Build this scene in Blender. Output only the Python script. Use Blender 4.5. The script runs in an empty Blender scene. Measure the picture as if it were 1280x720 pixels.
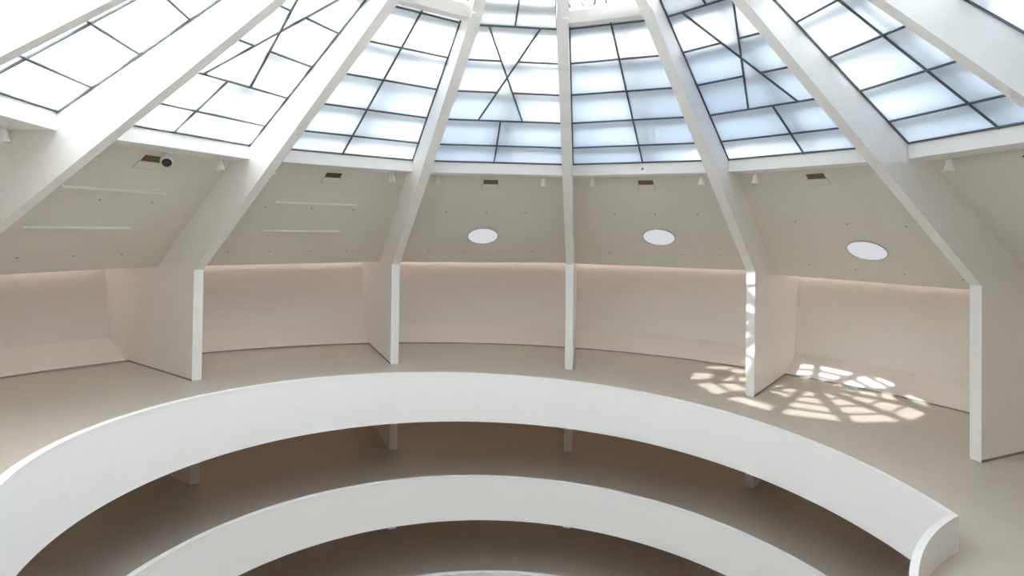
import bpy, bmesh, math, random
from mathutils import Vector, Matrix

random.seed(7)
scene = bpy.context.scene
COL = scene.collection
R = math.radians
Z0 = 14.5                      # eye height above the ground floor of the rotunda

# ------------------------------------------------------------------ camera
CAM = Vector((2.263, -11.610, Z0))
YAW, PITCH, ROLL = -0.25150, 0.01357, 0.01223
fw = Vector((math.sin(YAW)*math.cos(PITCH), math.cos(YAW)*math.cos(PITCH), math.sin(PITCH)))
rt = Vector((math.cos(YAW), -math.sin(YAW), 0)); up = rt.cross(fw)
r2 = math.cos(ROLL)*rt + math.sin(ROLL)*up
u2 = -math.sin(ROLL)*rt + math.cos(ROLL)*up
cam_data = bpy.data.cameras.new('camera')
cam = bpy.data.objects.new('camera', cam_data); COL.objects.link(cam)
cam.matrix_world = Matrix(((r2.x, u2.x, -fw.x, CAM.x), (r2.y, u2.y, -fw.y, CAM.y), (r2.z, u2.z, -fw.z, CAM.z), (0, 0, 0, 1)))
cam_data.sensor_width = 36
cam_data.lens = 786.635/1280*36
cam_data.shift_y = -(360-277.095)/1280
cam_data.clip_end = 500
scene.camera = cam

# ------------------------------------------------------------------ sky, sun, exposure
SUN_AZ, SUN_EL = 206.5, 36.8           # azimuth measured from +Y towards +X
world = bpy.data.worlds.new('sky'); scene.world = world; world.use_nodes = True
wn = world.node_tree.nodes; wn.clear()
sky = wn.new('ShaderNodeTexSky'); sky.sky_type = 'NISHITA'; sky.sun_disc = False
sky.sun_elevation = R(SUN_EL); sky.sun_rotation = R(SUN_AZ)
sky.air_density = 1.0; sky.dust_density = 2.0; sky.ozone_density = 1.0
bg = wn.new('ShaderNodeBackground'); bg.inputs['Strength'].default_value = 1.0
wo = wn.new('ShaderNodeOutputWorld')
world.node_tree.links.new(sky.outputs[0], bg.inputs[0]); world.node_tree.links.new(bg.outputs[0], wo.inputs[0])
sun_d = bpy.data.lights.new('sun', 'SUN'); sun_d.energy = 155.0; sun_d.angle = R(0.6); sun_d.color = (1.0, 0.96, 0.9)
sun = bpy.data.objects.new('sun', sun_d); COL.objects.link(sun)
sdir = Vector((math.sin(R(SUN_AZ))*math.cos(R(SUN_EL)), math.cos(R(SUN_AZ))*math.cos(R(SUN_EL)), math.sin(R(SUN_EL))))
sun.rotation_euler = sdir.to_track_quat('Z', 'Y').to_euler()
sun.location = sdir*60
scene.view_settings.view_transform = 'Standard'; scene.view_settings.look = 'None'
scene.view_settings.gamma = 1.0; scene.view_settings.use_curve_mapping = False
scene.view_settings.exposure = -0.35
scene.cycles.max_bounces = 14; scene.cycles.diffuse_bounces = 10; scene.cycles.transparent_max_bounces = 16
scene.cycles.sample_clamp_indirect = 12.0
scene.cycles.caustics_reflective = False; scene.cycles.caustics_refractive = False

# ------------------------------------------------------------------ materials
def new_mat(name):
    m = bpy.data.materials.new(name); m.use_nodes = True
    n = m.node_tree.nodes; n.clear()
    return m, n, m.node_tree.links
def plaster(name, col, rough=0.6, var=0.03, bump=0.02, scale=3.0, spec=0.3):
    m, n, l = new_mat(name)
    out = n.new('ShaderNodeOutputMaterial'); b = n.new('ShaderNodeBsdfPrincipled')
    tc = n.new('ShaderNodeTexCoord'); no = n.new('ShaderNodeTexNoise'); no.inputs['Scale'].default_value = scale
    no.inputs['Detail'].default_value = 6
    mix = n.new('ShaderNodeMixRGB'); mix.inputs[1].default_value = tuple(c*(1-var) for c in col)+(1,)
    mix.inputs[2].default_value = tuple(min(1, c*(1+var)) for c in col)+(1,)
    bp = n.new('ShaderNodeBump'); bp.inputs['Strength'].default_value = bump; bp.inputs['Distance'].default_value = 0.05
    n2 = n.new('ShaderNodeTexNoise'); n2.inputs['Scale'].default_value = 60; n2.inputs['Detail'].default_value = 3
    l.new(tc.outputs['Object'], no.inputs['Vector']); l.new(tc.outputs['Object'], n2.inputs['Vector'])
    l.new(no.outputs['Fac'], mix.inputs[0]); l.new(mix.outputs[0], b.inputs['Base Color'])
    l.new(n2.outputs['Fac'], bp.inputs['Height']); l.new(bp.outputs[0], b.inputs['Normal'])
    b.inputs['Roughness'].default_value = rough; b.inputs['Specular IOR Level'].default_value = spec
    l.new(b.outputs[0], out.inputs[0]); return m
def simple(name, col, rough=0.5, metal=0.0, spec=0.5):
    m, n, l = new_mat(name)
    out = n.new('ShaderNodeOutputMaterial'); b = n.new('ShaderNodeBsdfPrincipled')
    no = n.new('ShaderNodeTexNoise'); no.inputs['Scale'].default_value = 9
    mix = n.new('ShaderNodeMixRGB'); mix.inputs[1].default_value = tuple(c*0.95 for c in col)+(1,); mix.inputs[2].default_value = tuple(min(1, c*1.05) for c in col)+(1,)
    l.new(no.outputs['Fac'], mix.inputs[0]); l.new(mix.outputs[0], b.inputs['Base Color'])
    b.inputs['Roughness'].default_value = rough; b.inputs['Metallic'].default_value = metal; b.inputs['Specular IOR Level'].default_value = spec
    l.new(b.outputs[0], out.inputs[0]); return m
def glow(name, col, strength):
    m, n, l = new_mat(name)
    out = n.new('ShaderNodeOutputMaterial'); e = n.new('ShaderNodeEmission')
    e.inputs[0].default_value = col+(1,); e.inputs[1].default_value = strength
    l.new(e.outputs[0], out.inputs[0]); return m

M = {}
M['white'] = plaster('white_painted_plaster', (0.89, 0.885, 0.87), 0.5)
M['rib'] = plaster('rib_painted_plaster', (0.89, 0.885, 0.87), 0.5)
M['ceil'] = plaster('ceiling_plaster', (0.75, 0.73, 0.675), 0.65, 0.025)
M['wall'] = plaster('wall_plaster', (0.80, 0.775, 0.745), 0.65, 0.025)
M['parapet'] = plaster('parapet_gloss_paint', (0.92, 0.92, 0.915), 0.4, 0.015, 0.01)
M['coping'] = plaster('coping_paint', (0.90, 0.90, 0.89), 0.4, 0.01, 0.01)
M['mullion'] = simple('mullion_dark_steel', (0.075, 0.09, 0.105), 0.45)
M['base'] = simple('base_strip_zinc', (0.30, 0.28, 0.25), 0.5, 0.3)
M['fix'] = simple('fixture_white_enamel', (0.85, 0.85, 0.83), 0.35)
M['dark'] = simple('vent_dark_void', (0.05, 0.04, 0.03), 0.7)
M['grille'] = simple('vent_bronze_grille', (0.17, 0.14, 0.10), 0.6)
M['dot'] = simple('anchor_cap_grey', (0.40, 0.37, 0.33), 0.6)
M['ring'] = simple('lamp_ring_grey', (0.5, 0.49, 0.47), 0.5)
M['lens'] = simple('camera_black_lens', (0.01, 0.01, 0.012), 0.1)
M['curb'] = plaster('roof_curb_coating', (0.55, 0.57, 0.55), 0.8)
M['roof'] = plaster('roof_membrane', (0.5, 0.5, 0.5), 0.85)
M['bar'] = simple('outer_skylight_bar_paint', (0.30, 0.33, 0.36), 0.5)
M['cove'] = glow('cove_lamp_glow', (1.0, 0.76, 0.67), 7.0)
M['cove_low'] = glow('lower_cove_lamp_glow', (1.0, 0.66, 0.45), 2.0)
M['disc'] = glow('round_lamp_diffuser_glow', (0.93, 0.94, 1.0), 0.92)
M['lamp'] = glow('hub_lamp_glow', (1.0, 0.97, 0.9), 6.0)

def floor_mat():
    m, n, l = new_mat('terrazzo_floor')
    out = n.new('ShaderNodeOutputMaterial'); b = n.new('ShaderNodeBsdfPrincipled'); tc = n.new('ShaderNodeTexCoord')
    a = n.new('ShaderNodeTexNoise'); a.inputs['Scale'].default_value = 1.3; a.inputs['Detail'].default_value = 1.0
    mu = n.new('ShaderNodeMixRGB'); mu.inputs[1].default_value = (0.50, 0.465, 0.41, 1); mu.inputs[2].default_value = (0.54, 0.505, 0.45, 1)
    l.new(tc.outputs['Object'], a.inputs['Vector']); l.new(a.outputs['Fac'], mu.inputs[0]); l.new(mu.outputs[0], b.inputs['Base Color'])
    b.inputs['Roughness'].default_value = 0.28; b.inputs['Specular IOR Level'].default_value = 0.5
    l.new(b.outputs[0], out.inputs[0]); return m
M['floor'] = floor_mat()

def frosted():
    m, n, l = new_mat('frosted_glass')
    out = n.new('ShaderNodeOutputMaterial')
    t = n.new('ShaderNodeBsdfTranslucent'); t.inputs[0].default_value = (0.925, 0.935, 0.955, 1)
    d = n.new('ShaderNodeBsdfDiffuse'); d.inputs[0].default_value = (0.80, 0.82, 0.82, 1)
    mx = n.new('ShaderNodeMixShader'); mx.inputs[0].default_value = 0.25
    l.new(t.outputs[0], mx.inputs[1]); l.new(d.outputs[0], mx.inputs[2]); l.new(mx.outputs[0], out.inputs[0]); return m
M['frost'] = frosted()
def clear():
    m, n, l = new_mat('clear_glass')
    out = n.new('ShaderNodeOutputMaterial')
    t = n.new('ShaderNodeBsdfTransparent'); t.inputs[0].default_value = (0.95, 0.97, 0.97, 1)
    g = n.new('ShaderNodeBsdfGlossy'); g.inputs['Roughness'].default_value = 0.05
    mx = n.new('ShaderNodeMixShader'); mx.inputs[0].default_value = 0.06
    l.new(t.outputs[0], mx.inputs[1]); l.new(g.outputs[0], mx.inputs[2]); l.new(mx.outputs[0], out.inputs[0]); return m
M['clear'] = clear()

def fritted():
    m, n, l = new_mat('fritted_glass')
    out = n.new('ShaderNodeOutputMaterial')
    t = n.new('ShaderNodeBsdfTransparent'); t.inputs[0].default_value = (0.95, 0.97, 0.97, 1)
    g = n.new('ShaderNodeBsdfTranslucent'); g.inputs[0].default_value = (0.6, 0.62, 0.64, 1)
    mx = n.new('ShaderNodeMixShader'); mx.inputs[0].default_value = 0.925
    l.new(t.outputs[0], mx.inputs[1]); l.new(g.outputs[0], mx.inputs[2]); l.new(mx.outputs[0], out.inputs[0]); return m
M['frit'] = fritted()

# ------------------------------------------------------------------ helpers
def mesh_obj(name, verts, faces, mats, parent=None, fmat=None, smooth=False):
    me = bpy.data.meshes.new(name); me.from_pydata([tuple(v) for v in verts], [], faces)
    for m in (mats if isinstance(mats, (list, tuple)) else [mats]): me.materials.append(M[m])
    if fmat:
        for i, k in enumerate(fmat): me.polygons[i].material_index = k
    bm = bmesh.new(); bm.from_mesh(me); bmesh.ops.recalc_face_normals(bm, faces=bm.faces); bm.to_mesh(me); bm.free()
    if smooth:
        for p in me.polygons: p.use_smooth = True
        me.set_sharp_from_angle(angle=R(35))
    o = bpy.data.objects.new(name, me); COL.objects.link(o)
    if parent: o.parent = parent
    return o
def empty(name, loc=(0, 0, 0)):
    # parts are modelled in world coordinates, so the parent keeps an identity transform
    o = bpy.data.objects.new(name, None); COL.objects.link(o); o.empty_display_size = 0.3
    return o
def tag(o, label, cat, group=None):
    o['label'] = label; o['category'] = cat
    if group: o['group'] = group
    return o
def struct(o): o['kind'] = 'structure'; return o
def prism(poly_a, poly_b):
    n = len(poly_a)
    f = [tuple(range(n)), tuple(range(2*n-1, n-1, -1))]
    f += [(i, (i+1) % n, n+(i+1) % n, n+i) for i in range(n)]
    return list(poly_a)+list(poly_b), f
def box_between(p, q, w, h, wdir, hdir):
    p, q = Vector(p), Vector(q); a, b = Vector(wdir)*w/2, Vector(hdir)*h/2
    c = [-a-b, a-b, a+b, -a+b]
    return prism([p+x for x in c], [q+x for x in c])
def sweep(section_pts):
    """section_pts: list of cross sections (each a closed loop of points), open path with caps"""
    n = len(section_pts[0]); V = [v for s in section_pts for v in s]; F = []
    for i in range(len(section_pts)-1):
        for j in range(n):
            F.append((i*n+j, i*n+(j+1) % n, (i+1)*n+(j+1) % n, (i+1)*n+j))
    F.append(tuple(range(n))); F.append(tuple(range(len(V)-1, len(V)-n-1, -1)))
    return V, F
def lathe(origin, axis, prof, seg=24):
    """prof: list of (radius, height along axis); caps closed"""
    ax = Vector(axis).normalized(); t = ax.orthogonal().normalized(); b = ax.cross(t); o = Vector(origin)
    V = []; F = []
    for r, h in prof:
        for i in range(seg):
            a = 2*math.pi*i/seg; V.append(o+ax*h+t*(r*math.cos(a))+b*(r*math.sin(a)))
    for k in range(len(prof)-1):
        for i in range(seg): F.append((k*seg+i, k*seg+(i+1) % seg, (k+1)*seg+(i+1) % seg, (k+1)*seg+i))
    F.append(tuple(range(seg))); F.append(tuple(range(len(V)-1, len(V)-seg-1, -1)))
    return V, F

# ------------------------------------------------------------------ rotunda geometry
TH0 = -0.13576
OFF = {-3: -0.00782, -2: 0.00199, -1: 0.00816, 0: 0.00695, 1: -0.00043, 2: -0.00873, 3: -0.00012}
HT = 0.15                                       # half thickness of ribs and fins
RF, RW0, RW1, RW2 = 13.0, 17.45, 19.1, 19.75    # fin front, wall foot, apron top, wall top
def kang(k): return R(30*k)+TH0+OFF.get(k, 0)
def pol(r, a, z): return Vector((r*math.sin(a), r*math.cos(a), z+Z0))
def rib_pt(k, side, r, z):
    a = kang(k)
    return Vector((r*math.sin(a)+side*HT*math.cos(a), r*math.cos(a)-side*HT*math.sin(a), z+Z0))
def deg_of(a): return math.degrees(a-TH0)        # ramp angle in degrees
def zf(a): return -5.42-0.0108*deg_of(a)         # ramp floor height
LEV = [0.0, -3.20, -6.18]                        # ramp levels
FASC = [-0.78, -0.64, -0.64]
def wrap(k): return (k+5) % 12-5
RIBS = list(range(-5, 6)); BAYS = list(range(-6, 6))   # bay b lies between rib b and rib b+1
def nxt(b): return b+1
def rk(k): return k if k >= -5 else k+12

# ---- ramps (floor slabs), parapets -------------------------------------------
A0, A1 = R(-179.5)+TH0, R(179.5)+TH0
N = 240
RV, RT = 8.13, 8.25
BC, BR = Vector((12.218, -1.691)), 6.300         # centre and radius of the bay parapet's inner face (plan)
def bay_pt(t, off=0.0): return Vector((BC.x+(BR+off)*math.cos(t), BC.y+(BR+off)*math.sin(t)))
t_start = math.atan2(2.75-BC.y, 7.75-BC.x)
ts = [t_start+i*0.002 for i in range(1, 2000)]
t_end = next(t for t in ts if t > t_start+0.3 and bay_pt(t).length > 8.245)
a_start = math.atan2(7.75, 2.75)
pe = bay_pt(t_end); a_end = math.atan2(pe.x, pe.y)
for li, dz in enumerate(LEV):
    secs = []
    for i in range(N+1):
        a = A0+(A1-A0)*i/N; z = zf(a)+dz
        secs.append([pol(RT-0.06, a, z), pol(20.3, a, z), pol(20.3, a, z-0.9), pol(RT-0.06, a, z+FASC[li]+0.02)])
    V, F = sweep(secs)
    fl = struct(mesh_obj('floor', V, F, ['floor', 'white'], smooth=True))
    for p in fl.data.polygons:
        if p.normal.z < 0.5: p.material_index = 1
    if li == 0:
        # floor of the projecting bay
        V, F = [], []
        n = 48
        for i in range(n+1):
            t = t_start+(t_end-t_start)*i/n; q = bay_pt(t, 0.03); a = math.atan2(q.x, q.y)
            z = zf(a); rr = q.length
            V += [pol(rr, a, z), pol(RT+0.2, a, z), pol(RT+0.2, a, z+FASC[0]), pol(rr, a, z+FASC[0])]
        secs = [V[i:i+4] for i in range(0, len(V), 4)]
        V, F = sweep(secs)
        o = mesh_obj('bay_floor', V, F, ['floor', 'white'], fl)
        for p in o.data.polygons:
            if p.normal.z < 0.5: p.material_index = 1

PAR_LABEL = ['white curved parapet of the topmost ramp ending in a bay at its corner',
             'white curved parapet of the middle ramp below the topmost one',
             'white curved parapet of the lowest ramp, below the two others']
def ring_parapet(li, a0, a1, parent, nm):
    n = max(8, int(N*(a1-a0)/(A1-A0))); secs = []; cop = []
    for i in range(n+1):
        a = a0+(a1-a0)*i/n; z = zf(a)+LEV[li]
        secs.append([pol(RV, a, z+FASC[li]), pol(RV, a, z+0.68), pol(RT, a, z+0.68), pol(RT, a, z+FASC[li])])
        cop.append([pol(RV-0.012, a, z+0.68), pol(RV-0.012, a, z+0.715), pol(RT+0.012, a, z+0.715), pol(RT+0.012, a, z+0.68)])
    V, F = sweep(secs); w = mesh_obj(nm, V, F, 'parapet', parent, smooth=True)
    V, F = sweep(cop); mesh_obj('coping', V, F, 'coping', parent, smooth=True)
for li in range(3):
    e = tag(empty('parapet'), PAR_LABEL[li], 'parapet')
    if li == 0:
        ring_parapet(0, A0, a_start, e, 'wall_face'); ring_parapet(0, a_end, A1, e, 'wall_face')
        n = 56; secs = []; cop = []
        for i in range(n+1):
            t = t_start+(t_end-t_start)*i/n; q0, q1 = bay_pt(t), bay_pt(t, 0.11)
            z = zf(math.atan2(q0.x, q0.y))
            P = lambda q, h: Vector((q.x, q.y, z+h+Z0))
            secs.append([P(q1, FASC[0]), P(q1, 0.68), P(q0, 0.68), P(q0, FASC[0])])
            c0, c1 = bay_pt(t, -0.012), bay_pt(t, 0.122)
            cop.append([P(c1, 0.68), P(c1, 0.715), P(c0, 0.715), P(c0, 0.68)])
        V, F = sweep(secs); mesh_obj('bay_wall', V, F, 'parapet', e, smooth=True)
        V, F = sweep(cop); mesh_obj('coping', V, F, 'coping', e, smooth=True)
    else:
        ring_parapet(li, A0, A1, e, 'wall_face')

# ---- outer walls --------------------------------------------------------------
def ring_sheet(name, prof, a0, a1, n, mat, parent=None, thick=0.12):
    """prof(a) -> list of (r,z); made solid towards the outside"""
    secs = []
    for i in range(n+1):
        a = a0+(a1-a0)*i/n; pr = prof(a)
        secs.append([pol(r, a, z) for r, z in pr]+[pol(r+thick, a, z) for r, z in reversed(pr)])
    V, F = sweep(secs)
    return mesh_obj(name, V, F, mat, parent, smooth=True)
def bay_mid(b): return 0.5*(kang(b)+kang(b+1)) if b+1 <= 6 else kang(b)+R(15)
WALL, WALL_LOW = {}, {}
for b in BAYS:
    a0, a1 = R(30*b)+TH0, R(30*(b+1))+TH0
    if b in OFF: a0 = kang(b)
    if b+1 in OFF: a1 = kang(b+1)
    nm = 'wall_niche_%d' % (b+7)
    w = struct(ring_sheet(nm, lambda a: [(RW1, zf(a)+0.62), (RW2, -0.9), (RW2, -0.5)], a0, a1, 20, 'wall'))
    WALL[b] = w
    ring_sheet('apron', lambda a: [(RW0, zf(a)-0.05), (RW1, zf(a)+0.64)], a0, a1, 20, 'wall', w, 0.1)
    ring_sheet('base_strip', lambda a: [(RW0-0.015, zf(a)), (RW0-0.01, zf(a)+0.055)], a0, a1, 20, 'base', w, 0.012)
    w2 = struct(ring_sheet('wall_lower_%d' % (b+7), lambda a: [(RW0, zf(a)+LEV[1]), (RW1, zf(a)+LEV[1]+0.62), (RW2, zf(a)-0.8)], a0, a1, 16, 'wall'))
    WALL_LOW[b] = w2
    ring_sheet('wall_bottom_%d' % (b+7), lambda a: [(RW0, zf(a)+LEV[2]), (RW2, zf(a)+LEV[1]-0.8)], a0, a1, 12, 'wall', w2)
struct(ring_sheet('wall_outer', lambda a: [(20.35, -14.5), (20.35, 3.2)], A0, A1, 96, 'roof', None, 0.3))
gf = []
V, F = lathe((0, 0, -0.3), (0, 0, 1), [(20.6, 0), (20.6, 0.3)], 96); struct(mesh_obj('floor', V, F, 'floor'))

# ---- ceilings, cove soffits, roof ----------------------------------------------
ZC = {-6: -1.4, -5: -1.4, -4: -1.33, -3: -1.34, -2: -1.37, -1: -1.38, 0: -1.43, 1: -1.64, 2: -1.70, 3: -1.70, 4: -1.6, 5: -1.5}
def bay_corner(b, side, r, z):
    return rib_pt(b, 1, r, z) if side < 0 else rib_pt(rk(b+1) if b+1 > 6 else b+1, -1, r, z)
def cr(z): return 10.92+1.385*(1.91-z)
def ceil_frame(b):
    L0, Rr0 = bay_corner(b, -1, cr(1.91), 1.91), bay_corner(b, 1, cr(1.91), 1.91)
    L1 = bay_corner(b, -1, cr(-1.5), -1.5)
    u = (Rr0-L0).normalized(); n = u.cross(L1-L0).normalized()
    mid0 = (L0+Rr0)/2; mid1 = (L1+bay_corner(b, 1, cr(-1.5), -1.5))/2
    d = (mid1-mid0); d = d/d.length
    if n.z > 0: n = -n
    def at(off, z, lift=0.0):
        t = (z-1.91)/(-3.41); return mid0.lerp(mid1, t)+u*off+n*lift
    return u, d, n, at
CEIL = {}
for b in BAYS:
    zc = ZC[b]
    u, d, n, at = ceil_frame(b)
    zt = 2.05
    if b in (1,): zl, zr_ = -1.60, -1.70
    elif b == 0: zl, zr_ = -1.41, -1.46
    else: zl = zr_ = zc
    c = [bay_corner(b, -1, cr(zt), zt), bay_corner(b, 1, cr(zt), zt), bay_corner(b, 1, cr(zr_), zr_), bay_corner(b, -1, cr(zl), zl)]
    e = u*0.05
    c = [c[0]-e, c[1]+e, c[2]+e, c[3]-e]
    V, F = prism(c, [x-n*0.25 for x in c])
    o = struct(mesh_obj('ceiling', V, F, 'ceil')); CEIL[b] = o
    # cove soffit above the niche light
    V, F = prism([bay_corner(b, -1, 14.5, -0.45)-e, bay_corner(b, 1, 14.5, -0.45)+e, pol(20.3, kang(b)+R(30), -0.45), pol(20.3, kang(b), -0.45)],
                 [bay_corner(b, -1, 14.5, -0.3)-e, bay_corner(b, 1, 14.5, -0.3)+e, pol(20.3, kang(b)+R(30), -0.3), pol(20.3, kang(b), -0.3)])
    mesh_obj('cove_soffit', V, F, 'white', o)
def ring_solid(name, prof, mat, parent=None, n=96):
    secs = []
    V, F = [], []
    m = len(prof)
    for i in range(n):
        a = 2*math.pi*i/n
        V += [pol(r, a, z) for r, z in prof]
    for i in range(n):
        for j in range(m):
            i2 = (i+1) % n; F.append((i*m+j, i*m+(j+1) % m, i2*m+(j+1) % m, i2*m+j))
    return mesh_obj(name, V, F, mat, parent, smooth=True)
roof = struct(ring_solid('roof', [(10.9, 2.75), (20.6, 2.75), (20.6, 3.0), (10.9, 3.0)], 'roof'))
ring_solid('skylight_curb', [(10.75, 2.0), (10.95, 2.0), (10.95, 3.35), (10.75, 3.35)], 'curb', roof)

# ---- ribs with fins ------------------------------------------------------------
RIB_LABEL = {
 -5: 'white dome rib two ribs beyond the security camera bay',
 -4: 'white dome rib with a brightly lit flank, next beyond the security camera bay',
 -3: 'steep white dome rib beside the security camera, its flank washed by daylight',
 -2: 'white dome rib and fin wall between the two bays with thin ceiling rails',
 -1: 'white dome rib and fin wall between a railed bay and a round-lamp bay',
 0: 'slim edge-on white dome rib and fin wall between two round-lamp bays',
 1: 'white dome rib and fin wall with dappled sunlight on its front edge',
 2: 'tall white dome rib and fin wall standing past the sun patches on the floor',
 3: 'white dome rib crossing above the bay next to the tall fin wall',
 4: 'white dome rib two ribs beyond the tall fin wall',
 5: 'white dome rib three ribs beyond the tall fin wall',
}
def edge_r(z): return 11.2285-1.3114*z
def glass_r(z): return 13.585-1.567*z
RIBEND = 4.15
zend = (11.2285-RIBEND)/1.3114
for k in RIBS:
    e = struct(tag(empty('dome_rib'), RIB_LABEL[k], 'rib', 'ribs of the glazed dome'))
    a = kang(k)
    poly = [(edge_r(-1.285), -1.285), (RIBEND, zend), (RIBEND, zend+0.55), (glass_r(5.5)+0.02, 5.5+0.12), (glass_r(2.29)+0.05, 2.29+0.12), (10.9, 2.4), (11.3, 2.0), (15.9, -1.285)]
    V, F = prism([rib_pt(k, -1, r, z) for r, z in poly], [rib_pt(k, 1, r, z) for r, z in poly])
    mesh_obj('rib_beam', V, F, 'rib', e)
    # unseen fin added above the rib outside, shading the far bays from sun
    def op(r, z, h): return (r+0.538*h, z+0.843*h)
    poly = [op(glass_r(5.6), 5.6, 0.1), op(glass_r(5.6), 5.6, 0.7), op(glass_r(4.8), 4.8, 2.0), op(glass_r(2.4), 2.4, 2.0), op(glass_r(2.2), 2.2, 1.6), op(glass_r(2.2), 2.2, 0.1)]
    V, F = prism([rib_pt(k, -1, r, z) for r, z in poly], [rib_pt(k, 1, r, z) for r, z in poly])
    mesh_obj('shade_fin', V, F, 'curb', e)
    zz = zf(a)-0.03
    poly = [(RF, zz), (RF, -1.34), (edge_r(-1.285), -1.285), (15.9, -1.285), (16.6, -0.4), (20.3, -0.4), (20.3, zz)]
    V, F = prism([rib_pt(k, -1, r, z) for r, z in poly], [rib_pt(k, 1, r, z) for r, z in poly])
    mesh_obj('fin_wall', V, F, 'rib', e)
    for s in (-1, 1):
        p0, p1 = rib_pt(k, s, RF, zf(a)+0.028), rib_pt(k, s, RW0, zf(a)+0.028)
        sd = Vector((math.cos(a), -math.sin(a), 0))*s
        V, F = box_between(p0+sd*0.006, p1+sd*0.006, 0.018, 0.056, sd, (0, 0, 1)); mesh_obj('base_strip', V, F, 'base', e)
    # fins of the ramps below
    for li in (1, 2):
        f0, f1 = zf(a)+LEV[li]-0.03, zf(a)+LEV[li-1]-0.6
        poly = [(RF, f0), (RF, f1), (20.3, f1), (20.3, f0)]
        V, F = prism([rib_pt(k, -1, r, z) for r, z in poly], [rib_pt(k, 1, r, z) for r, z in poly])
        o = mesh_obj('fin_below' if li == 1 else 'fin_bottom', V, F, 'rib', e)

# shallow strip added over the viewpoint, closing the sun gap of the omitted rib
poly = [(15.6, -1.6), (10.75, 1.9), (9.9, 2.25), (glass_r(5.5)-0.1, 5.5-0.1), (glass_r(5.9), 5.95), (glass_r(5.5)+0.02, 5.62), (glass_r(2.29)+0.05, 2.41), (10.9, 2.4), (11.3, 2.2), (16.2, -1.3)]
V, F = prism([rib_pt(6, -1, r, z) for r, z in poly], [rib_pt(6, 1, r, z) for r, z in poly])
struct(mesh_obj('trim_41', V, F, 'rib'))
poly = [(16.5, -10.0), (16.5, -0.4), (20.3, -0.4), (20.3, -10.0)]
V, F = prism([rib_pt(6, -1, r, z) for r, z in poly], [rib_pt(6, 1, r, z) for r, z in poly])
struct(mesh_obj('trim_42', V, F, 'rib'))

# hairpin arches joining the ribs in pairs at the hub
slope = 1/1.3114
for b in BAYS:
    if b % 2 == 0 or b not in RIBS or b+1 not in RIBS: continue
    kL, kR = b, rk(b+1) if b+1 > 6 else b+1
    am = 0.5*(kang(kL)+kang(kL)+R(30)) if b not in OFF or b+1 not in OFF else 0.5*(kang(b)+kang(b+1))
    rd = Vector((math.sin(am), math.cos(am), 0)); tg = Vector((math.cos(am), -math.sin(am), 0))
    half = RIBEND*math.sin(R(15)); rc = RIBEND*math.cos(R(15))
    secs = []
    nn = 20
    for i in range(nn+1):
        t = math.pi*i/nn
        def pp(rad, h):
            lat = -math.cos(t)*rad; dr = math.sin(t)*rad
            r_ = rc-dr
            zz = zend+(rc-r_)*slope+h
            v = rd*r_+tg*lat; return Vector((v.x, v.y, zz+Z0))
        secs.append([pp(half-HT, 0), pp(half-HT, 0.55), pp(half+HT, 0.55), pp(half+HT, 0)])
    V, F = sweep(secs)
    par = [o for o in COL.objects if o.name.startswith('dome_rib') and o.get('label') == RIB_LABEL[kL]][0]
    mesh_obj('hairpin_arch', V, F, 'rib', par, smooth=True)

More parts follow.
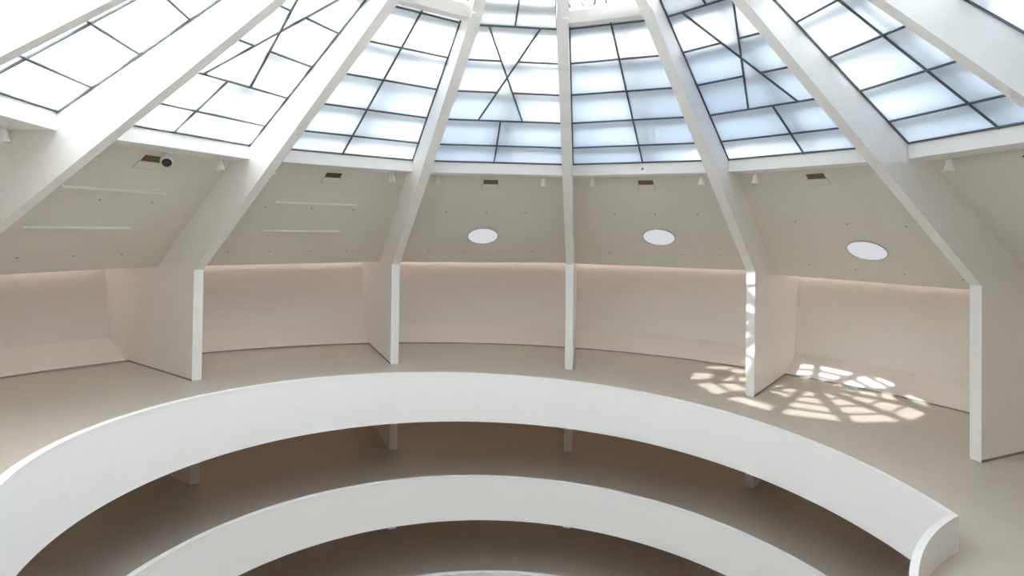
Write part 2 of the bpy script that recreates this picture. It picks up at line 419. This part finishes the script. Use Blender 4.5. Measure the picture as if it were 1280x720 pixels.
# ---- glazed bays ----------------------------------------------------------------
ROWS = [2.287, 2.78, 3.43, 4.10, 4.77, 5.43, 5.95]
def glass_frame(b):
    z0, z1 = 2.287, 5.43
    L0, L1 = bay_corner(b, -1, glass_r(z0), z0), bay_corner(b, -1, glass_r(z1), z1)
    Q0, Q1 = bay_corner(b, 1, glass_r(z0), z0), bay_corner(b, 1, glass_r(z1), z1)
    u = (Q0-L0).normalized(); m0, m1 = (L0+Q0)/2, (L1+Q1)/2
    n = u.cross(m1-m0).normalized()
    if n.z < 0: n = -n
    w0, w1 = (Q0-L0).length/2, (Q1-L1).length/2
    def at(off, z, lift=0.0): return m0+(m1-m0)*((z-z0)/(z1-z0))+u*off+n*lift
    def hw(z): return w0+(w1-w0)*(z-z0)/(z1-z0)
    return u, n, at, hw
bar_w, bar_h = 0.042, 0.07
for wi, b in enumerate(BAYS):
    u, n, at, hw = glass_frame(b)
    win = struct(empty('window_%d' % (wi+1)))
    X = b % 2 != 0
    panes = []; bars = []
    zr = ROWS
    xl = lambda z: 0.7*(z-4.43)           # |u| of the crossing bars at height z
    if not X:
        for i in range(6):
            za, zb = zr[i], zr[i+1]
            panes.append([(-hw(za), za), (0, za), (0, zb), (-hw(zb), zb)]); panes.append([(0, za), (hw(za), za), (hw(zb), zb), (0, zb)])
            if i: bars.append(((-hw(za), za), (hw(za), za)))
            bars.append(((0, za), (0, zb)))
    else:
        for i in (0, 1, 5):
            za, zb = zr[i], zr[i+1]
            panes.append([(-hw(za), za), (0, za), (0, zb), (-hw(zb), zb)]); panes.append([(0, za), (hw(za), za), (hw(zb), zb), (0, zb)])
            bars.append(((0, za), (0, zb)))
        for i in (1, 2, 5): bars.append(((-hw(zr[i]), zr[i]), (hw(zr[i]), zr[i])))
        for s in (-1, 1):
            za, zb, zc_, zd = zr[2], zr[3], zr[4], zr[5]
            panes.append([(s*hw(za), za), (s*abs(xl(za)), za), (s*abs(xl(zb)), zb), (s*hw(zb), zb)])
            panes.append([(s*hw(zb), zb), (s*abs(xl(zb)), zb), (0, 4.43), (s*abs(xl(zc_)), zc_), (s*hw(zc_), zc_)])
            panes.append([(s*hw(zc_), zc_), (s*abs(xl(zc_)), zc_), (s*abs(xl(zd)), zd), (s*hw(zd), zd)])
            for z in (zb, zc_): bars.append(((s*hw(z), z), (s*abs(xl(z)), z)))
            bars.append(((s*0.7, zr[5]), (0, 4.43))); bars.append(((0, 4.43), (s*0.7, zr[2])))
        panes.append([(-0.7, zr[5]), (0.7, zr[5]), (0, 4.43)]); panes.append([(-0.7, zr[2]), (0.7, zr[2]), (0, 4.43)])
    for s in (-1, 1): bars.append(((s*(hw(zr[0])-0.02), zr[0]), (s*(hw(zr[6])-0.02), zr[6])))
    bars.append(((-hw(zr[0]), zr[0]+0.02), (hw(zr[0]), zr[0]+0.02)))
    for pg in panes:
        lo = [at(o_, z_, 0.0) for o_, z_ in pg]; hi = [at(o_, z_, 0.02) for o_, z_ in pg]
        V, F = prism(lo, hi)
        mesh_obj('pane', V, F, ['clear', 'frost'], win, fmat=[1]+[0]*(len(F)-1))
    for (pa, pb) in bars:
        p, q_ = at(*pa), at(*pb); d_ = (q_-p).normalized(); wd = d_.cross(n).normalized()
        V, F = box_between(p, q_, bar_w, bar_h, wd, n); mesh_obj('mullion', V, F, 'mullion', win)
    # outer skylight: diffusing sheets, lift shaped to shade far bays, on bars that stand off above the frosted panes
    for z in ROWS[1:6]:
        p, q_ = at(-hw(z)-0.1, z-0.10, 0.22), at(hw(z)+0.1, z-0.10, 0.22); d_ = (q_-p).normalized()
        V, F = box_between(p, q_, 0.30, 0.10, d_.cross(n), n); mesh_obj('outer_bar', V, F, 'bar', win)
    p, q_ = at(0.30, 2.3, 0.33), at(0.30, 5.4, 0.33); d_ = (q_-p).normalized()
    V, F = box_between(p, q_, 0.26, 0.08, d_.cross(n), n); mesh_obj('outer_bar', V, F, 'bar', win)
    fin = [at(0, 2.4, 0.5), at(0, 2.4, 1.9), at(0, 4.75, 2.0), at(0, 5.3, 0.8)]  # unseen mid-bay fin added to keep slanting sun off the panes
    V, F = prism([c-u*0.05 for c in fin], [c+u*0.05 for c in fin]); mesh_obj('shade_fin', V, F, 'curb', win)
    LIFT = [0.42, 0.52, 0.66, 0.80, 0.92, 0.80, 0.09]
    for i in range(6):
        za, zb = ROWS[i]-(0.3 if i == 0 else 0), ROWS[i+1]
        pg = [(-hw(za)-0.28, za, LIFT[i]), (hw(za)+0.28, za, LIFT[i]), (hw(zb)+0.28, zb, LIFT[i+1]), (-hw(zb)-0.28, zb, LIFT[i+1])]
        V, F = prism([at(*c) for c in pg], [at(c[0], c[1], c[2]+0.02) for c in pg])
        if i < 5: mesh_obj('outer_pane', V, F, ['clear', 'frost'], win, fmat=[1]+[0]*(len(F)-1))
        else: mesh_obj('sun_stop_panel', V, F, 'curb', win)  # opaque panel added to stop sun slipping in behind the top panes

# ---- ring beams below the glass and hub beams --------------------------------------
for i, b in enumerate(BAYS):
    u, n, at, hw = glass_frame(b)
    c = []
    pr = [(9.996, 1.911), (9.996, 2.287), (10.95, 2.287), (10.95, 1.911)]
    V, F = prism([bay_corner(b, -1, r, z)-u*0.03 for r, z in pr], [bay_corner(b, 1, r, z)+u*0.03 for r, z in pr])
    struct(mesh_obj('trim_%d' % (i+1), V, F, 'rib'))
    if b % 2 == 0:
        pr = [(4.34, 5.33), (4.10, 5.56), (4.16, 5.66), (4.85, 5.63), (4.85, 5.40)]
        V, F = prism([bay_corner(b, -1, r, z)-u*0.03 for r, z in pr], [bay_corner(b, 1, r, z)+u*0.03 for r, z in pr])
        struct(mesh_obj('trim_%d' % (i+21), V, F, 'rib'))

# ---- clear glazed lantern over the hub ----------------------------------------------
lan = struct(empty('window_13'))
APEX = 6.55
def lan_z(r): return 5.86+(4.75-r)/4.75*(APEX-5.86)
for k in range(-5, 7):
    a0, a1 = kang(k), kang(k)+R(30)
    rings = [4.75, 4.1, 3.3, 2.5, 1.7, 0.3]
    for i in range(5):
        ra, rb = rings[i], rings[i+1]
        pa = [pol(ra, a0, lan_z(ra)), pol(ra, a1, lan_z(ra)), pol(rb, a1, lan_z(rb)), pol(rb, a0, lan_z(rb))]
        V, F = prism(pa, [x+Vector((0, 0, 0.02)) for x in pa]); mesh_obj('pane', V, F, ['clear', 'frost' if i == 0 else 'frit'], lan, fmat=[1]+[0]*(len(F)-1))
        V, F = box_between(pa[0], pa[1], 0.12, 0.12, (pa[1]-pa[0]).cross(Vector((0, 0, 1))).normalized(), (0, 0, 1)); mesh_obj('ring_bar', V, F, 'bar', lan)
    V, F = box_between(pol(4.75, a0, lan_z(4.75)), pol(0.2, a0, lan_z(0.2)), 0.28, 0.2, (math.cos(a0), -math.sin(a0), 0), (0, 0, 1)); mesh_obj('radial_bar', V, F, 'bar', lan)
V, F = lathe((0, 0, Z0+lan_z(1.0)), (0, 0, 1), [(1.0, -0.02), (1.0, 0.08), (0.8, 0.3), (0.1, 0.4)], 24); mesh_obj('sun_stop_cap', V, F, 'curb', lan, smooth=True)  # opaque cap added to keep lantern sun off the niche wall
ring_solid('lantern_curb', [(4.74, 5.74), (4.92, 5.74), (4.92, 5.92), (4.74, 5.92)], 'white', lan, 48)

# ---- small things -------------------------------------------------------------------
# niche lamps hidden behind the lower ceiling edge
for b in BAYS:
    a0, a1 = kang(b)+R(0.7), kang(b)+R(29.3)
    secs = []
    for i in range(13):
        a = a0+(a1-a0)*i/12; zt = ZC[b]-0.02; secs.append([pol(19.38, a, zt), pol(19.46, a, zt), pol(19.46, a, zt+0.06), pol(19.38, a, zt+0.06)])
    V, F = sweep(secs); mesh_obj('cove_lamp', V, F, 'cove', WALL[b])
    for li in (0, 1):
        secs = []
        for i in range(13):
            a = a0+(a1-a0)*i/12; z = zf(a)-1.0+LEV[li]
            secs.append([pol(18.9, a, z-0.05), pol(19.1, a, z-0.05), pol(19.1, a, z), pol(18.9, a, z)])
        V, F = sweep(secs); mesh_obj('cove_lamp', V, F, 'cove_low', WALL_LOW[b])

# anchor caps in the ceiling panels
V, F = lathe((0, 0, 0), (0, 0, 1), [(0.035, -0.01), (0.035, 0.012), (0.02, 0.02)], 10)
cap_me = mesh_obj('anchor_cap', V, F, 'dot').data
bpy.data.objects.remove(COL.objects['anchor_cap'])
shift = {1: [(-1.735, 0.404), (-0.109, 0.325), (1.534, 0.256), (-2.236, -1.115), (-0.695, -1.204), (0.779, -1.267), (2.352, -1.344)]}
for b in range(-4, 4):
    u, d, n, at = ceil_frame(b)
    dots = shift.get(b) or [(x, 0.665) for x in (-1.5, 0.02, 1.52)]+[(x, -0.87) for x in (-2.13, -0.71, 0.74, 2.17)]
    q_ = n.to_track_quat('Z', 'Y')
    for off, z in dots:
        o = bpy.data.objects.new('anchor_cap', cap_me); COL.objects.link(o)
        o.parent = CEIL[b]; o.location = at(off, z, 0.0); o.rotation_mode = 'QUATERNION'; o.rotation_quaternion = q_

# round lamps
LAMPS = {-1: (0.0, -0.235, 'round white ceiling lamp in the bay with the shaded ceiling beside the rails'),
         0: (-0.012, -0.19, 'round white ceiling lamp between the edge-on rib and the sun-dappled fin'),
         1: (0.03, -0.51, 'round white ceiling lamp above the niche with the sun patches')}
for b, (off, z, lab) in LAMPS.items():
    u, d, n, at = ceil_frame(b); c = at(off, z, 0.0)
    e = tag(empty('round_lamp'), lab, 'lamp', 'round lamps in the sloped ceiling')
    def ell(rad, h, seg=40): return [c+u*(rad*1.0*math.cos(2*math.pi*i/seg))+d*(rad*0.86*math.sin(2*math.pi*i/seg))+n*h for i in range(seg)]
    sec = [(0.59, 0.0), (0.625, 0.0), (0.625, 0.03), (0.59, 0.035)]
    rings = [ell(r, h) for r, h in sec]; V = [v for s in rings for v in s]; F = []
    for j in range(4):
        for i in range(40):
            F.append((j*40+i, j*40+(i+1) % 40, ((j+1) % 4)*40+(i+1) % 40, ((j+1) % 4)*40+i))
    mesh_obj('trim_ring', V, F, 'ring', e, smooth=True)
    V, F = prism(ell(0.60, 0.004), ell(0.59, 0.016)); mesh_obj('diffuser', V, F, 'disc', e)

# vents with hatch panels at the top of each ceiling bay
VENT = {-4: (0.2, 'small dark air vent in the ceiling bay past the security camera'),
        -3: (0.37, 'small dark air vent right beside the security camera'),
        -2: (0.20, 'small dark air vent above the ceiling rails in the bay without a camera'),
        -1: (0.02, 'small dark air vent above the round lamp beside the railed bay'),
        0: (-0.09, 'small dark air vent above the round lamp next to the edge-on rib'),
        1: (-0.21, 'small dark air vent above the round lamp over the sun patches'),
        2: (-0.2, 'small dark air vent in the bay beyond the tall fin wall')}
for b, (off, lab) in VENT.items():
    u, d, n, at = ceil_frame(b)
    e = tag(empty('air_vent'), lab, 'vent', 'air vents under the ring beam')
    def slab(name, o0, o1, z0, z1, l0, l1, mat):
        lo = [at(o0, z0, l0), at(o1, z0, l0), at(o1, z1, l0), at(o0, z1, l0)]; hi = [at(o0, z0, l1), at(o1, z0, l1), at(o1, z1, l1), at(o0, z1, l1)]
        V, F = prism(lo, hi); return mesh_obj(name, V, F, mat, e)
    slab('opening', off-0.26, off+0.26, 1.655, 1.785, 0.001, 0.006, 'dark')
    for i in range(4):
        z = 1.668+i*0.033; slab('louvre', off-0.26, off+0.26, z, z+0.012, 0.006, 0.02, 'grille')
    slab('hatch', off-0.29, off+0.29, 1.48, 1.645, 0.001, 0.012, 'ceil')
    slab('hatch_gap', off-0.305, off+0.305, 1.468, 1.652, 0.0005, 0.004, 'dot')

# thin rails on two of the bays
RAILS = [(-3, 0.933, -1.2, 1.65, 'upper of two thin ceiling rails in the security camera bay'), (-3, -0.056, -1.24, 1.6, 'lower of two thin ceiling rails in the security camera bay'),
         (-2, 0.835, -1.26, 1.56, 'upper of two thin ceiling rails in the bay without a camera'), (-2, -0.105, -1.27, 1.45, 'lower of two thin ceiling rails in the bay without a camera')]
for b, z, o0, o1, lab in RAILS:
    u, d, n, at = ceil_frame(b)
    e = tag(empty('ceiling_rail'), lab, 'rail', 'thin rails on the sloped ceiling')
    V, F = box_between(at(o0, z, 0.03), at(o1, z, 0.03), 0.05, 0.05, d, n); mesh_obj('rail_bar', V, F, 'fix', e)
    for o_ in (o0+0.03, o1-0.03):
        V, F = box_between(at(o_, z, 0.0), at(o_, z, 0.05), 0.05, 0.07, u, d); mesh_obj('end_cap', V, F, 'fix', e)

# spotlights hanging under the ring beams
SPOTS = [(-4, 1, 'small white spotlight under the ring beam of the bay past the security camera rib'),
         (-3, 1, 'small white spotlight in the security camera bay at the rib opposite the camera'),
         (-2, -1, 'small white spotlight in the camera-less railed bay at the security camera side'),
         (-2, 1, 'small white spotlight in the camera-less railed bay at the round-lamp side'),
         (-1, -1, 'small white spotlight at the railed side of the first round-lamp bay'),
         (-1, 1, 'small white spotlight just on the shaded side of the edge-on rib'),
         (0, -1, 'small white spotlight just on the lighter side of the edge-on rib'),
         (0, 1, 'small white spotlight before the sun-dappled rib in the middle round-lamp bay'),
         (1, -1, 'small white spotlight past the sun-dappled rib above the sun patches'),
         (2, -1, 'small white spotlight past the tall fin rib under the ring beam')]
for b, s, lab in SPOTS:
    a = (kang(b)+R(4.6)) if s < 0 else (kang(b+1)-R(4.0 if b in (-3, -2) else 4.8))
    e = tag(empty('spotlight'), lab, 'spotlight', 'spotlights under the ring beams')
    base = pol(10.52, a, 1.911)
    inw = Vector((-math.sin(a), -math.cos(a), 0))
    V, F = lathe(base, (0, 0, -1), [(0.075, 0), (0.075, 0.03), (0.03, 0.035), (0.03, 0.09)], 14); mesh_obj('mount', V, F, 'fix', e, smooth=True)
    ax = (Vector((0, 0, -1))+inw*0.12).normalized()
    V, F = lathe(base+Vector((0, 0, -0.075)), ax, [(0.05, 0), (0.075, 0.03), (0.095, 0.2), (0.12, 0.25), (0.12, 0.27), (0.09, 0.27), (0.08, 0.22)], 18); mesh_obj('lamp_head', V, F, 'fix', e, smooth=True)

# security camera
a = R(-71.86)+TH0
base = pol(10.62, a, 1.911)
e = tag(empty('security_camera'), 'white dome security camera with black lens under the ring beam', 'camera')
V, F = lathe(base, (0, 0, -1), [(0.10, 0), (0.10, 0.04), (0.05, 0.05), (0.05, 0.10)], 18); mesh_obj('mount', V, F, 'fix', e, smooth=True)
ax = (Vector((CAM.x, CAM.y, CAM.z-13))-base).normalized()
hc = base+Vector((0, 0, -0.21))
V, F = lathe(hc, ax, [(0.03, -0.17), (0.10, -0.14), (0.155, -0.06), (0.165, 0.03), (0.155, 0.10), (0.13, 0.11)], 22); mesh_obj('housing', V, F, 'fix', e, smooth=True)
V, F = lathe(hc, ax, [(0.125, 0.09), (0.115, 0.14), (0.08, 0.18), (0.03, 0.20)], 20); mesh_obj('lens', V, F, 'lens', e, smooth=True)

# sensor on the ring beam
u, n, at, hw = glass_frame(0)
cpt = (bay_corner(0, -1, 9.996, 2.08)+bay_corner(0, 1, 9.996, 2.08))/2
out_dir = Vector((-cpt.x, -cpt.y, 0)).normalized()
e = tag(empty('beam_sensor'), 'tiny dark sensor on the ring beam face above a round lamp', 'sensor')
V, F = lathe(cpt, out_dir, [(0.045, -0.005), (0.045, 0.02), (0.03, 0.03)], 14); mesh_obj('sensor_plate', V, F, 'dot', e, smooth=True)
V, F = lathe(cpt, out_dir, [(0.02, 0.025), (0.02, 0.06), (0.01, 0.07)], 10); mesh_obj('sensor_eye', V, F, 'dark', e, smooth=True)

# hub lamp in the bay with the edge-on rib
u, n, at, hw = glass_frame(0)
am = 0.5*(kang(0)+kang(1))
c = pol(4.25, kang(0)+R(9), 5.86); inw = Vector((-math.sin(am), -math.cos(am), -0.35)).normalized()
e = tag(empty('hub_lamp'), 'bright floodlight tucked above the hub beam beside the edge-on rib', 'lamp')
V, F = lathe(c, inw, [(0.08, -0.2), (0.17, -0.16), (0.19, 0.0), (0.19, 0.03), (0.165, 0.03)], 20); mesh_obj('housing', V, F, 'dark', e, smooth=True)
V, F = lathe(c, inw, [(0.16, 0.02), (0.155, 0.04), (0.10, 0.055)], 20); mesh_obj('lamp_glass', V, F, 'lamp', e, smooth=True)
